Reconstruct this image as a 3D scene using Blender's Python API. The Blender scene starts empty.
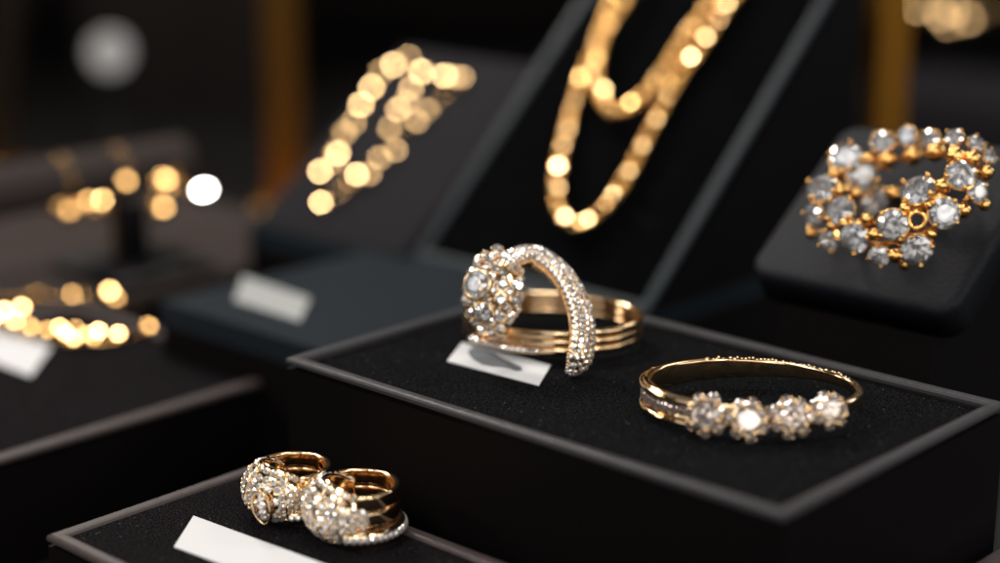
import bpy, math, random
from mathutils import Vector, Matrix, Euler
random.seed(7)
S = 0.01                      # everything below is written in centimetres; the last step turns it into metres
ZUP = 3.0                     # height of the big tray's rim above the counter
sc = bpy.context.scene
col = sc.collection
V = Vector
R = math.radians
TAU = math.tau

# ------------------------------------------------------------------ camera geometry
F, PITCH, CAM = 1750.0, R(15.2), V((0, 0, 6))
def ray(px, py):
    a, b = (px - 500) / F, (281.5 - py) / F
    c, s = math.cos(PITCH), math.sin(PITCH)
    return V((a, c + b * s, -s + b * c)).normalized()
def at_z(px, py, z):
    d = ray(px, py); return CAM + d * ((z - CAM.z) / d.z)
def at_dist(px, py, dist):
    return CAM + ray(px, py) * dist
YAW = 0.747
U = V((math.cos(YAW), -math.sin(YAW), 0)); W = V((math.sin(YAW), math.cos(YAW), 0)); Z = V((0, 0, 1))

# ------------------------------------------------------------------ materials
def mat(name):
    m = bpy.data.materials.new(name); m.use_nodes = True
    nt = m.node_tree
    return m, nt, nt.nodes['Principled BSDF']
def simple(name, colr, rough=.5, metal=0., spec=.5, bump=None, sheen=0, noise_rough=None):
    m, nt, b = mat(name)
    b.inputs['Base Color'].default_value = (*colr, 1)
    b.inputs['Roughness'].default_value = rough
    b.inputs['Metallic'].default_value = metal
    b.inputs['Specular IOR Level'].default_value = spec
    if sheen: b.inputs['Sheen Weight'].default_value = sheen
    tc = nt.nodes.new('ShaderNodeTexCoord')
    if bump:
        n = nt.nodes.new('ShaderNodeTexNoise'); n.inputs['Scale'].default_value = bump[0] / S; n.inputs['Detail'].default_value = 4
        nt.links.new(tc.outputs['Object'], n.inputs['Vector'])
        bp = nt.nodes.new('ShaderNodeBump'); bp.inputs['Strength'].default_value = bump[1]; bp.inputs['Distance'].default_value = bump[2] * S
        nt.links.new(n.outputs['Fac'], bp.inputs['Height']); nt.links.new(bp.outputs['Normal'], b.inputs['Normal'])
    if noise_rough:
        n = nt.nodes.new('ShaderNodeTexNoise'); n.inputs['Scale'].default_value = noise_rough[0] / S; n.inputs['Detail'].default_value = 5
        nt.links.new(tc.outputs['Object'], n.inputs['Vector'])
        mr = nt.nodes.new('ShaderNodeMapRange')
        mr.inputs['From Min'].default_value = .3; mr.inputs['From Max'].default_value = .7
        mr.inputs['To Min'].default_value = noise_rough[1]; mr.inputs['To Max'].default_value = noise_rough[2]
        nt.links.new(n.outputs['Fac'], mr.inputs['Value']); nt.links.new(mr.outputs['Result'], b.inputs['Roughness'])
    return m
def velvet(name, dark, speck, scale=75, sheen=.4):
    m, nt, b = mat(name)
    tc = nt.nodes.new('ShaderNodeTexCoord')
    n = nt.nodes.new('ShaderNodeTexNoise'); n.inputs['Scale'].default_value = scale / S; n.inputs['Detail'].default_value = 2
    nt.links.new(tc.outputs['Object'], n.inputs['Vector'])
    cr = nt.nodes.new('ShaderNodeValToRGB')
    cr.color_ramp.elements[0].position = .47; cr.color_ramp.elements[0].color = (*dark, 1)
    cr.color_ramp.elements[1].position = .74; cr.color_ramp.elements[1].color = (*speck, 1)
    nt.links.new(n.outputs['Fac'], cr.inputs['Fac'])
    vo = nt.nodes.new('ShaderNodeTexVoronoi'); vo.inputs['Scale'].default_value = 7 / S
    nt.links.new(tc.outputs['Object'], vo.inputs['Vector'])
    lt = nt.nodes.new('ShaderNodeMath'); lt.operation = 'LESS_THAN'; lt.inputs[1].default_value = .075
    nt.links.new(vo.outputs['Distance'], lt.inputs[0])
    mx = nt.nodes.new('ShaderNodeMixRGB'); mx.inputs[2].default_value = (.07, .07, .075, 1)
    nt.links.new(lt.outputs[0], mx.inputs[0]); nt.links.new(cr.outputs['Color'], mx.inputs[1]); nt.links.new(mx.outputs[0], b.inputs['Base Color'])
    n2 = nt.nodes.new('ShaderNodeTexNoise'); n2.inputs['Scale'].default_value = 1.6 / S; n2.inputs['Detail'].default_value = 3
    nt.links.new(tc.outputs['Object'], n2.inputs['Vector'])
    mr = nt.nodes.new('ShaderNodeMapRange'); mr.inputs['To Min'].default_value = .1 * sheen; mr.inputs['To Max'].default_value = sheen
    nt.links.new(n2.outputs['Fac'], mr.inputs['Value']); nt.links.new(mr.outputs['Result'], b.inputs['Sheen Weight'])
    b.inputs['Sheen Roughness'].default_value = .45
    b.inputs['Sheen Tint'].default_value = (.06, .06, .066, 1)
    b.inputs['Roughness'].default_value = .95; b.inputs['Specular IOR Level'].default_value = .03
    bp = nt.nodes.new('ShaderNodeBump'); bp.inputs['Strength'].default_value = .6; bp.inputs['Distance'].default_value = .01 * S
    nt.links.new(n.outputs['Fac'], bp.inputs['Height']); nt.links.new(bp.outputs['Normal'], b.inputs['Normal'])
    return m
def gem(name, tint, glossy, diffuse):
    m = bpy.data.materials.new(name); m.use_nodes = True; nt = m.node_tree
    nt.nodes.remove(nt.nodes['Principled BSDF']); out = nt.nodes['Material Output']
    g = nt.nodes.new('ShaderNodeBsdfGlass'); g.inputs['IOR'].default_value = 2.3; g.inputs['Color'].default_value = (*tint, 1); g.inputs['Roughness'].default_value = .0
    gl = nt.nodes.new('ShaderNodeBsdfGlossy'); gl.inputs['Color'].default_value = (.95, .96, 1, 1); gl.inputs['Roughness'].default_value = .04
    df = nt.nodes.new('ShaderNodeBsdfDiffuse'); df.inputs['Color'].default_value = (.90 * tint[0], .91 * tint[1], .94 * tint[2], 1)
    mx = nt.nodes.new('ShaderNodeMixShader'); mx.inputs['Fac'].default_value = glossy
    m2 = nt.nodes.new('ShaderNodeMixShader'); m2.inputs['Fac'].default_value = diffuse
    nt.links.new(g.outputs[0], mx.inputs[1]); nt.links.new(gl.outputs[0], mx.inputs[2])
    nt.links.new(mx.outputs[0], m2.inputs[1]); nt.links.new(df.outputs[0], m2.inputs[2])
    nt.links.new(m2.outputs[0], out.inputs['Surface'])
    return m
def pave_mat(name, tint, diffuse):
    m = bpy.data.materials.new(name); m.use_nodes = True; nt = m.node_tree
    nt.nodes.remove(nt.nodes['Principled BSDF']); out = nt.nodes['Material Output']
    gl = nt.nodes.new('ShaderNodeBsdfGlossy'); gl.inputs['Color'].default_value = (*tint, 1); gl.inputs['Roughness'].default_value = .05
    df = nt.nodes.new('ShaderNodeBsdfDiffuse'); df.inputs['Color'].default_value = (*[.88 * c for c in tint], 1)
    mx = nt.nodes.new('ShaderNodeMixShader'); mx.inputs['Fac'].default_value = diffuse
    nt.links.new(gl.outputs[0], mx.inputs[1]); nt.links.new(df.outputs[0], mx.inputs[2])
    nt.links.new(mx.outputs[0], out.inputs['Surface'])
    return m
M = dict(
    wall=simple('black_paper_wrap', (.0028, .0019, .002), .6, spec=.10, bump=(40, .2, .005)),
    rim=simple('satin_rim', (.038, .036, .04), .45, spec=.3, bump=(30, .15, .006), noise_rough=(9, .34, .5)),
    rim_warm=simple('satin_rim_taupe', (.062, .048, .046), .45, spec=.3, bump=(30, .15, .006), noise_rough=(9, .34, .5)),
    rim_blue=simple('satin_rim_blue', (.020, .027, .033), .45, spec=.18, bump=(30, .15, .006)),
    velvet=velvet('black_velvet', (.0008, .0008, .001), (.02, .02, .022), 48, .12),
    velvet_warm=velvet('plum_black_velvet', (.0018, .0014, .0018), (.034, .029, .032), 48, .15),
    velvet_board=velvet('flat_black_velvet', (.0008, .0008, .001), (.002, .002, .0024), sheen=.05),
    slate=simple('slate_leatherette', (.013, .0185, .024), .5, spec=.06, bump=(25, .3, .01)),
    ramp=simple('grey_suede', (.016, .015, .0175), .8, spec=.08, bump=(25, .3, .01)),
    leather=simple('navy_black_leather', (.0065, .0075, .011), .5, spec=.15, bump=(22, .9, .02)),
    greyroll=simple('taupe_velvet', (.05, .04, .038), .95, spec=.03),
    paper=simple('white_card', (.68, .68, .69), .75, spec=.3, bump=(8, .1, .004)),
    paper_dim=simple('dimmed_white_card', (.34, .35, .345), .75, spec=.3),  # white card with its dimmer light put into a darker colour
    ink=simple('grey_ink', (.15, .16, .175), .7, spec=.2),
    gold=simple('yellow_gold', (.95, .70, .42), .12, 1, noise_rough=(14, .07, .18)),
    gold_amber=simple('amber_gold', (.96, .57, .22), .07, 1),
    gold_rope=simple('brushed_gold', (.98, .54, .17), .24, 1),
    gold_pale=simple('pale_yellow_gold', (.98, .66, .33), .06, 1),
    gold_deep=simple('deep_yellow_gold', (.9, .52, .17), .14, 1, noise_rough=(14, .09, .2)),
    rose=simple('rose_gold', (.96, .70, .42), .11, 1, noise_rough=(14, .06, .17)),
    bronze=simple('dark_bronze', (.055, .04, .028), .6, .4, bump=(6, .2, .01)),
    brass_satin=simple('satin_brass', (.62, .28, .035), .45, .3),
    brass=simple('aged_brass_post', (.50, .25, .055), .5, .8, bump=(6, .2, .01)),
    steel=simple('polished_steel', (.93, .93, .93), .1, 1),
    black=simple('matt_black', (.006, .006, .007), .5, spec=.3),
    counter=simple('dark_counter', (.006, .005, .005), .45, spec=.3, noise_rough=(1, .35, .6)),
    back=simple('brown_black_wall', (.022, .016, .015), .8, spec=.2, bump=(1, .3, .1)),
    diamond=gem('diamond', (1, 1, 1), .17, .10),
    melee=gem('tinted_diamond', (.96, .87, .80), .12, .12),
    pave=pave_mat('pave_diamond', (.99, .945, .90), .27),
    pave_warm=pave_mat('champagne_pave_diamond', (.98, .93, .87), .36),
)

# ------------------------------------------------------------------ mesh helpers
class MB:
    def __init__(s): s.v = []; s.f = []; s.sm = []
    def add(s, vs, fs, smooth=True, mtx=None):
        o = len(s.v)
        s.v += [tuple(mtx @ V(p)) if mtx is not None else tuple(p) for p in vs]
        s.f += [tuple(i + o for i in f) for f in fs]; s.sm += [smooth] * len(fs); return s
    def mesh(s, name, m):
        me = bpy.data.meshes.new(name); me.from_pydata(s.v, [], s.f)
        me.polygons.foreach_set('use_smooth', s.sm); me.materials.append(m); me.update()
        return me
    def build(s, name, m, parent=None, mtx=None):
        return link(name, s.mesh(name, m), parent, mtx)
def link(name, me, parent=None, mtx=None):
    o = bpy.data.objects.new(name, me); col.objects.link(o)
    if parent: o.parent = parent
    if mtx is not None: o.matrix_basis = mtx
    return o
def tag(o, label=None, cat=None, group=None, kind=None):
    for k, v in (('label', label), ('category', cat), ('group', group), ('kind', kind)):
        if v: o[k] = v
    return o
def thing(name, label, cat, mtx=None, group=None):
    o = bpy.data.objects.new(name, None); col.objects.link(o); o.empty_display_size = .3
    if mtx is not None: o.matrix_basis = mtx
    return tag(o, label, cat, group)
def frame(o, x, y, z):
    return Matrix(((x.x, y.x, z.x, o.x), (x.y, y.y, z.y, o.y), (x.z, y.z, z.z, o.z), (0, 0, 0, 1)))
def aim(p, n, r=1., spin=0., sx=1., sy=1.):
    n = n.normalized(); a = V((0, 0, 1)) if abs(n.z) < .9 else V((0, 1, 0))
    x = a.cross(n).normalized(); y = n.cross(x)
    return frame(p, x, y, n) @ Matrix.Rotation(spin, 4, 'Z') @ Matrix.Diagonal((r * sx, r * sy, r, 1))
def box(x0, x1, y0, y1, z0, z1, bev=0.):
    if bev <= 0:
        vs = [(x, y, z) for z in (z0, z1) for x, y in ((x0, y0), (x1, y0), (x1, y1), (x0, y1))]
        return vs, [(3, 2, 1, 0), (4, 5, 6, 7), (0, 1, 5, 4), (1, 2, 6, 5), (2, 3, 7, 6), (3, 0, 4, 7)]
    return slab(x0, x1, y0, y1, z0, z1, bev * .9, bev, 2, 3)
def slab(x0, x1, y0, y1, z0, z1, rc, bev, nc=6, nb=4):
    """box with rounded vertical corners and rolled top edge"""
    prof = [(0, z0)] + [(bev * (1 - math.cos(a)), z1 - bev + bev * math.sin(a)) for a in (k / nb * math.pi / 2 for k in range(nb + 1))]
    vs, fs, rings = [], [], []
    for ins, z in prof:
        ring = []
        for cx, cy, a0 in ((x1 - rc, y0 + rc, -90), (x1 - rc, y1 - rc, 0), (x0 + rc, y1 - rc, 90), (x0 + rc, y0 + rc, 180)):
            for k in range(nc + 1):
                a = R(a0 + 90 * k / nc); rr = max(rc - ins, .001)
                ring.append(len(vs)); vs.append((cx + math.cos(a) * rr, cy + math.sin(a) * rr, z))
        rings.append(ring)
    n = len(rings[0])
    for a, b in zip(rings, rings[1:]):
        fs += [(a[i], a[(i + 1) % n], b[(i + 1) % n], b[i]) for i in range(n)]
    fs.append(tuple(rings[-1])); fs.append(tuple(reversed(rings[0])))
    return vs, fs
def sweep(pts, prof, closed=False, up=None, caps=True):
    """pts: Vectors; prof(i, n) -> list of (a, b) along (side, up)"""
    n = len(pts); vs, fs = [], []; N = None
    for i, p in enumerate(pts):
        if closed: t = pts[(i + 1) % n] - pts[i - 1]
        else: t = pts[min(i + 1, n - 1)] - pts[max(i - 1, 0)]
        t.normalize()
        if up is not None:
            a = t.cross(up).normalized(); b = a.cross(t)
        else:
            if N is None: N = t.cross(V((.31, .2, .93))).normalized()
            N = (N - t * N.dot(t)).normalized(); a = N; b = t.cross(a) * -1
        pr = prof(i, n)
        vs += [p + a * q[0] + b * q[1] for q in pr]
    k = len(pr)
    for i in range(n if closed else n - 1):
        j = (i + 1) % n
        fs += [(i * k + q, i * k + (q + 1) % k, j * k + (q + 1) % k, j * k + q) for q in range(k)]
    if not closed and caps:
        fs.append(tuple(range(k))); fs.append(tuple((n - 1) * k + q for q in reversed(range(k))))
    return vs, fs
def circ(r, k=8, ry=None): return [(r * math.cos(a * TAU / k), (ry or r) * math.sin(a * TAU / k)) for a in range(k)]
def roundrect(w, h, b):
    o = []
    for cx, cy, a0 in ((w - b, h - b, 0), (-w + b, h - b, 90), (-w + b, -h + b, 180), (w - b, -h + b, 270)):
        for k in range(4): a = R(a0 + 30 * k); o.append((cx + b * math.cos(a), cy + b * math.sin(a)))
    return o
def spline(pts, n):
    """Catmull-Rom through pts, n samples"""
    P = [pts[0] * 2 - pts[1]] + list(pts) + [pts[-1] * 2 - pts[-2]]
    out = []
    for k in range(n):
        t = k / (n - 1) * (len(pts) - 1); i = min(int(t), len(pts) - 2); t -= i
        a, b, c, d = P[i:i + 4]
        out.append(.5 * ((2 * b) + (c - a) * t + (2 * a - 5 * b + 4 * c - d) * t * t + (3 * b - a - 3 * c + d) * t ** 3))
    return out
def resample(pts, step):
    out = [pts[0].copy()]; acc = 0
    for a, b in zip(pts, pts[1:]):
        L = (b - a).length
        while acc + L >= step:
            f = (step - acc) / L; a = a + (b - a) * f; out.append(a.copy()); L = (b - a).length; acc = 0
        acc += L
    return out
def sphere(r=1., nu=10, nv=6, c=(0, 0, 0), cut=None, sz=1.):
    vs, fs = [], []
    for j in range(1, nv):
        th = math.pi * j / nv
        for i in range(nu):
            ph = TAU * i / nu; z = math.cos(th)
            vs.append([math.sin(th) * math.cos(ph), math.sin(th) * math.sin(ph), z])
    top, bot = len(vs), len(vs) + 1; vs += [[0, 0, 1], [0, 0, -1]]
    for j in range(nv - 2):
        fs += [(j * nu + i, (j + 1) * nu + i, (j + 1) * nu + (i + 1) % nu, j * nu + (i + 1) % nu) for i in range(nu)]
    fs += [(top, i, (i + 1) % nu) for i in range(nu)]
    o = (nv - 2) * nu; fs += [(bot, o + (i + 1) % nu, o + i) for i in range(nu)]
    if cut:
        for p in vs:
            if p[2] > cut: p[2] = cut
    return [(p[0] * r + c[0], p[1] * r + c[1], p[2] * r * sz + c[2]) for p in vs], fs

# unit stones (girdle radius 1, table towards +z)
def brilliant():
    vs, fs = [], []
    def ringv(n, r, z, off=0): 
        b = len(vs); vs.extend((r * math.cos(TAU * (i + off) / n), r * math.sin(TAU * (i + off) / n), z) for i in range(n)); return b
    T = ringv(8, .56, .31); Mi = ringv(8, .79, .185, .5); G = ringv(16, 1, .03); H = ringv(16, 1, -.03); Q = ringv(8, .24, -.70, .5)
    c = len(vs); vs.append((0, 0, -.88))
    fs.append(tuple(range(T, T + 8)))
    for i in range(8):
        j = (i + 1) % 8
        fs.append((T + i, Mi + i, T + j))
        fs.append((T + i, Mi + (i - 1) % 8, G + 2 * i, Mi + i))
        fs.append((Mi + i, G + 2 * i, G + 2 * i + 1)); fs.append((Mi + i, G + 2 * i + 1, G + (2 * i + 2) % 16))
        fs.append((H + 2 * i, Q + i, H + 2 * i + 1)); fs.append((H + 2 * i + 1, Q + i, H + (2 * i + 2) % 16))
        fs.append((c, Q + i, H + 2 * i, Q + (i - 1) % 8))
    for i in range(16): fs.append((G + i, H + i, H + (i + 1) % 16, G + (i + 1) % 16))
    return vs, fs
def small_stone():
    vs, fs = [], []; n = 8
    for r, z, o in ((.5, .5, 0), (.78, .34, .5), (1, .05, 0), (.9, -.35, 0)):
        vs += [(r * math.cos(TAU * (i + o) / n), r * math.sin(TAU * (i + o) / n), z) for i in range(n)]
    fs.append(tuple(range(n)))
    for i in range(n):
        j = (i + 1) % n
        fs.append((i, n + i, j)); fs.append((i, n + (i - 1) % n, 2 * n + i, n + i)); fs.append((n + i, 2 * n + i, 2 * n + j))
        fs.append((2 * n + i, 3 * n + i, 3 * n + j, 2 * n + j))
    fs.append(tuple(reversed(range(3 * n, 4 * n))))
    return vs, fs
def prong_cup(n=4):
    b = MB()
    prof = [(1.02, -.02), (1.08, -.08), (.95, -.2), (.62, -.62), (.5, -.9), (.3, -.9), (.5, -.6), (.85, -.14)]
    k = 20; vs = [(r * math.cos(TAU * i / k), r * math.sin(TAU * i / k), z) for r, z in prof for i in range(k)]
    fs = [(a * k + i, a * k + (i + 1) % k, (a + 1) % len(prof) * k + (i + 1) % k, (a + 1) % len(prof) * k + i) for a in range(len(prof)) for i in range(k)]
    b.add(vs, fs)
    for i in range(n):
        a = TAU * (i + .5) / n; c, s = math.cos(a), math.sin(a)
        b.add(*sweep([V((c * .7, s * .7, -.7)), V((c * 1.04, s * 1.04, -.1)), V((c * 1.03, s * 1.03, .16)), V((c * .93, s * .93, .26))], lambda i, n: circ(.13, 6)))
        b.add(*sphere(.17, 8, 6, (c * .97, s * .97, .24)))
    return b
STONE = MB().add(*brilliant(), smooth=False).mesh('diamond', M['diamond'])
TINTED = MB().add(*brilliant(), smooth=False).mesh('diamond', M['melee'])
PAVE = MB().add(*small_stone(), smooth=False).mesh('pave_stone', M['pave'])
PAVEW = MB().add(*small_stone(), smooth=False).mesh('pave_stone', M['pave_warm'])
CUP = prong_cup(4).mesh('setting', M['gold_deep'])
CUP6 = prong_cup(6).mesh('setting', M['rose'])
def bead_mesh(name, m, cut=.80):
    """a smooth round bead with one flat polished facet on top"""
    b_ = MB(); nu, nv, t0 = 16, 9, math.acos(cut)
    vs = [(math.sin(th) * math.cos(TAU * i / nu), math.sin(th) * math.sin(TAU * i / nu), math.cos(th)) for th in [t0 + (math.pi * .96 - t0) * j / nv for j in range(nv + 1)] for i in range(nu)]
    b_.add(vs, [(j * nu + i, (j + 1) * nu + i, (j + 1) * nu + (i + 1) % nu, j * nu + (i + 1) % nu) for j in range(nv) for i in range(nu)] + [tuple(nv * nu + i for i in reversed(range(nu)))])
    b_.add(vs[:nu], [tuple(range(nu))], smooth=False)
    return b_.mesh(name, m)
BEAD = bead_mesh('gold_bead', M['gold_pale'], .89); BEADD = bead_mesh('gold_bead', M['gold_amber'], .89)

# ------------------------------------------------------------------ display lamps and added fill lights (position, size, radiance, colour)
TGT = V((0, 20.5, 0))
LAMPS = [
    ('display_lamp', (-13, 44, 26), (6, 6), 58, (1, .95, .88)),
    ('display_lamp', (15, 40, 24), (6, 6), 15, (1, .93, .84)),
    ('display_lamp', (-18, 4, 28), (6, 6), 26, (1, .96, .92)),
    ('display_lamp', (17, -4, 24), (5, 5), 28, (1, .93, .85)),
    ('display_lamp', (1, 28, 38), (7, 7), 26, (1, .95, .9)),
    ('display_lamp', (-34, 24, 16), (7, 7), 20, (1, .9, .78)),
    ('display_lamp', (34, 30, 14), (6, 8), 14, (.86, .93, 1)),
    ('display_lamp', (-4, -16, 22), (4, 4), 24, (1, .95, .9)),
    ('fill_light', (-34, -6, 26), (26, 20), 1.5, (.96, .97, 1)),  # large panels from here on: unseen, added to brighten stones and gold
    ('fill_light', (30, -14, 22), (20, 18), 1.7, (1, .95, .88)),
    ('fill_light', (-6, 8, 48), (24, 18), 2.0, (1, .98, .95)),
    ('fill_light', (6, -38, 30), (22, 12), 1.4, (1, .9, .78)),
    ('fill_light', (-5, 62, 30), (34, 9), .5, (1, .95, .9)),
    ('fill_light', (0, -34, 17), (40, 20), 2.2, (1, .96, .92)),
    ('fill_light', (30, 2, 8), (14, 12), 2.6, (1, .92, .82)),
    ('fill_light', (40, 22, 34), (18, 14), 1.4, (.9, .95, 1)),
]
def area_lamp(name, pos, size, L, c, tgt=TGT):
    ld = bpy.data.lights.new(name, 'AREA'); ld.shape = 'RECTANGLE'; ld.size, ld.size_y = size[0] * S, size[1] * S
    ld.energy = L * math.pi * size[0] * size[1] * S * S; ld.color = c
    o = bpy.data.objects.new(name, ld); col.objects.link(o); o.location = pos
    o.rotation_euler = (V(pos) - tgt).to_track_quat('Z', 'Y').to_euler()
    return o
for l in LAMPS: area_lamp(*l)
def glint(p, lamp, jit=0.):
    """normal of a facet at p that mirrors the lamp towards the lens, off by a little"""
    n = (CAM - p).normalized() + (V(LAMPS[lamp][1]) - p).normalized(); n.normalize()
    return (n + V([random.gauss(0, jit) for _ in range(3)])).normalized()

# ------------------------------------------------------------------ setting
b = MB(); b.add(*box(-160, 160, -60, 110, -.4, 0)); tag(b.build('counter', M['counter'], None, Matrix.Translation((0, 0, -ZUP))), kind='structure')
b = MB(); b.add(*box(-160, 160, 0, 1, 0, 120)); tag(b.build('back_wall', M['back'], None, Matrix.Translation((0, 78, -ZUP))), kind='structure')

# ------------------------------------------------------------------ trays
RIMW = .15
def rim_frame(w, d, z, rw=RIMW, deep=.07):
    prof = [(0, -deep), (0, -.035), (.012, -.012), (.035, 0), (rw - .05, 0), (rw - .02, -.01), (rw, -.035), (rw, -deep)]
    vs, fs = [], []; k = len(prof)
    for cx, cy, sx, sy in ((0, 0, 1, 1), (w, 0, -1, 1), (w, d, -1, -1), (0, d, 1, -1)):
        vs += [(cx + sx * i, cy + sy * i, z + h) for i, h in prof]
    for c in range(4):
        e = (c + 1) % 4
        fs += [(c * k + q, e * k + q, e * k + q + 1, c * k + q + 1) for q in range(k - 1)]
        fs.append((c * k + k - 1, e * k + k - 1, e * k, c * k))
    return vs, fs
def tray(name, label, cat, corner, w, d, h, x=U, y=W, rim='rim', pad='velvet', rw=RIMW, sink=.1, group=None):
    """corner: world position of the rim's outer corner where x and y start"""
    n = x.cross(y).normalized()
    t = thing(name, label, cat, frame(corner - n * h, x, y, n), group)
    MB().add(*box(.008, w - .008, .008, d - .008, 0, h - .13), smooth=False).build('box_wall', M['wall'], t)
    MB().add(*rim_frame(w, d, h, rw), smooth=False).build('rim', M[rim], t)
    MB().add(*box(rw + .004, w - rw - .004, rw + .004, d - rw - .004, h - .126, h - sink), smooth=False).build('pad', M[pad], t)
    return t
G1 = 'velvet lined black display trays'
L0 = at_z(285.5, 357, 0); MW, MD = 6.70, 4.10
tray('display_tray', 'large black velvet tray with grey rim carrying the coiled ring and the four stone ring', 'display tray', L0, MW, MD, ZUP, group=G1)
PADZ = -.1
# lower front tray: back corner near the left earring
LZ = -1.5
FZ = -1.26                    # the front tray is a little taller and stands clear of the big one
B2 = at_z(252, 464, FZ); LD = (B2 - at_z(56, 539, FZ)).dot(W)
tray('display_tray', 'low black tray at the front edge holding the pair of diamond earrings', 'display tray', B2 - W * LD, 5.6, LD, ZUP + FZ, rim='rim_warm', pad='velvet_warm', rw=.17, sink=.03, group=G1)
# left tray: its right-hand corner
R3 = at_z(294, 371, LZ)
tray('display_tray', 'blurred black tray at the left holding a gold bracelet and a cut off white tag', 'display tray', R3 - U * 5.2 - W * 6.5, 5.2, 6.5, ZUP + LZ, rim='rim_warm', pad='velvet_warm', rw=.22, group=G1)
# the corner of one more tray, low at the right edge
c4 = at_z(968, 566, LZ)
tray('display_tray', 'tan rimmed tray of which only one blurred corner shows at the bottom right edge', 'display tray', c4, 4.0, 3.0, ZUP + LZ, rim='rim_warm', pad='velvet_warm', rw=.3, group=G1)

SZ = -.8
# ------------------------------------------------------------------ inclined displays
class Plane:
    def __init__(s, p, beta, yaw=YAW):
        u = V((math.cos(yaw), -math.sin(yaw), 0)); w = V((math.sin(yaw), math.cos(yaw), 0))
        s.p = p; s.y = w * math.cos(beta) + Z * math.sin(beta); s.n = u.cross(s.y).normalized(); s.m = frame(p, u, s.y, s.n); s.inv = s.m.inverted()
    def hit(s, px, py, lift=0.):
        d = ray(px, py); q = s.p + s.n * lift
        return s.inv @ (CAM + d * ((q - CAM).dot(s.n) / d.dot(s.n)))
def wedge(x0, x1, y1, beta, depth_back, zdown, top=-.02):
    """solid support below an inclined face, in the face's own frame: down to the counter"""
    c, s = math.cos(beta), math.sin(beta)
    def loc(v, z): return (v * c + z * s, -v * s + z * c)          # horizontal/vertical -> face frame (y, n)
    p = [(0, top), (y1, top)]
    tv = y1 * c; tz = y1 * s
    q = [loc(tv + .3, tz - .2), loc(tv + .3, -zdown), loc(0, -zdown)]
    pts = p + q; vs = [(x, a, b) for x in (x0, x1) for a, b in pts]; k = len(pts)
    fs = [tuple(range(k)), tuple(reversed(range(k, 2 * k)))] + [(i + k, (i + 1) % k + k, (i + 1) % k, i) for i in range(k)]
    return vs, fs
# necklace board
NB = R(43)
P0 = at_z(432, 262, SZ + .02)
NP = Plane(P0, NB)
xl = (NP.hit(560, 5).x + NP.hit(432, 250).x) / 2; xr = (NP.hit(826, 0).x + NP.hit(656, 298).x) / 2; yt = NP.hit(690, -60).y; board_r = xr
t = thing('necklace_board', 'tall sloping black board with pale edges on which the gold necklace lies', 'jewellery stand', NP.m)
MB().add(*wedge(xl + .03, xr - .03, yt, NB, 0, P0.z - SZ - .01, -.165), smooth=False).build('support', M['wall'], t)
fr = [(x + xl, y, z) for x, y, z in rim_frame(xr - xl, yt, 0, .18)[0]]
MB().add(fr, rim_frame(1, 1, 0, .18)[1], smooth=False).build('rim', M['rim_blue'], t)
MB().add(*box(xl + .19, xr - .19, .19, yt - .19, -.16, -.05), smooth=False).build('pad', M['velvet_board'], t)
# slate pad behind
SZ = -.8
c5 = at_z(292, 352, SZ); c5 = L0 + U * (c5 - L0).dot(U) + W * ((c5 - L0).dot(W) + .3); c5.z = SZ
xm = (L0 - c5).dot(U) - .06; ym = (L0 - c5).dot(W) + MD + .1          # the big tray stands in the notch of this pad
t = thing('display_pad', 'slate blue leather pad lying flat behind the big tray with a blurred white card', 'display pad', frame(V((c5.x, c5.y, -ZUP)), U, W, Z))
def prism(poly, z0, z1):
    k = len(poly); vs = [(x, y, z) for z in (z0, z1) for x, y in poly]
    return vs, [tuple(reversed(range(k))), tuple(range(k, 2 * k))] + [(i, (i + 1) % k, (i + 1) % k + k, i + k) for i in range(k)]
xe = (NP.p - c5).dot(U) + board_r - .1
ell = [(-3.2, 0), (xm, 0), (xm, ym), (xe, ym), (xe, 9), (-6, 9), (-6, 3.9), (-3.2, 3.9)]
MB().add(*prism(ell, 0, ZUP + SZ - .34), smooth=False).build('base_block', M['wall'], t)
MB().add(*prism(ell, ZUP + SZ - .336, ZUP + SZ), smooth=False).build('leather_top', M['slate'], t)

# bracelet ramp, far left
RB = R(36)
P1 = at_z(330, 240, SZ + .02)
RP = Plane(P1, RB)
xl, xr, yt = RP.hit(258, 215).x, (RP.hit(425, 258).x + RP.hit(512, 88).x) / 2, RP.hit(440, 50).y
t = thing('bracelet_ramp', 'grey suede wedge behind the trays holding a heavily blurred gold bracelet', 'jewellery stand', RP.m)
MB().add(*wedge(xl + .05, xr - .05, yt - .05, RB, 0, P1.z - SZ - .01, -.27), smooth=False).build('support', M['wall'], t)
MB().add(*slab(xl, xr, -.02, yt, -.26, 0, .2, .1)).build('suede_face', M['ramp'], t)
# right pad
CB = R(36)
P2 = at_dist(850, 293, 20.7)
CP = Plane(P2, CB)
xl = (CP.hit(752, 268).x + CP.hit(826, 140).x) / 2; xr = CP.hit(952, 312).x; yt = CP.hit(850, 122).y
t = thing('bracelet_pad', 'rounded dark leather pad sloping up at the right under the diamond cluster bracelet', 'jewellery stand', CP.m)
MB().add(*wedge(xl + .35, xr - .35, yt - .3, CB, 0, P2.z + ZUP, -.5), smooth=False).build('support', M['wall'], t)
MB().add(*slab(xl, xr, 0, yt, -.48, 0, .28, .12, 8, 5)).build('leather_face', M['leather'], t)

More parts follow.
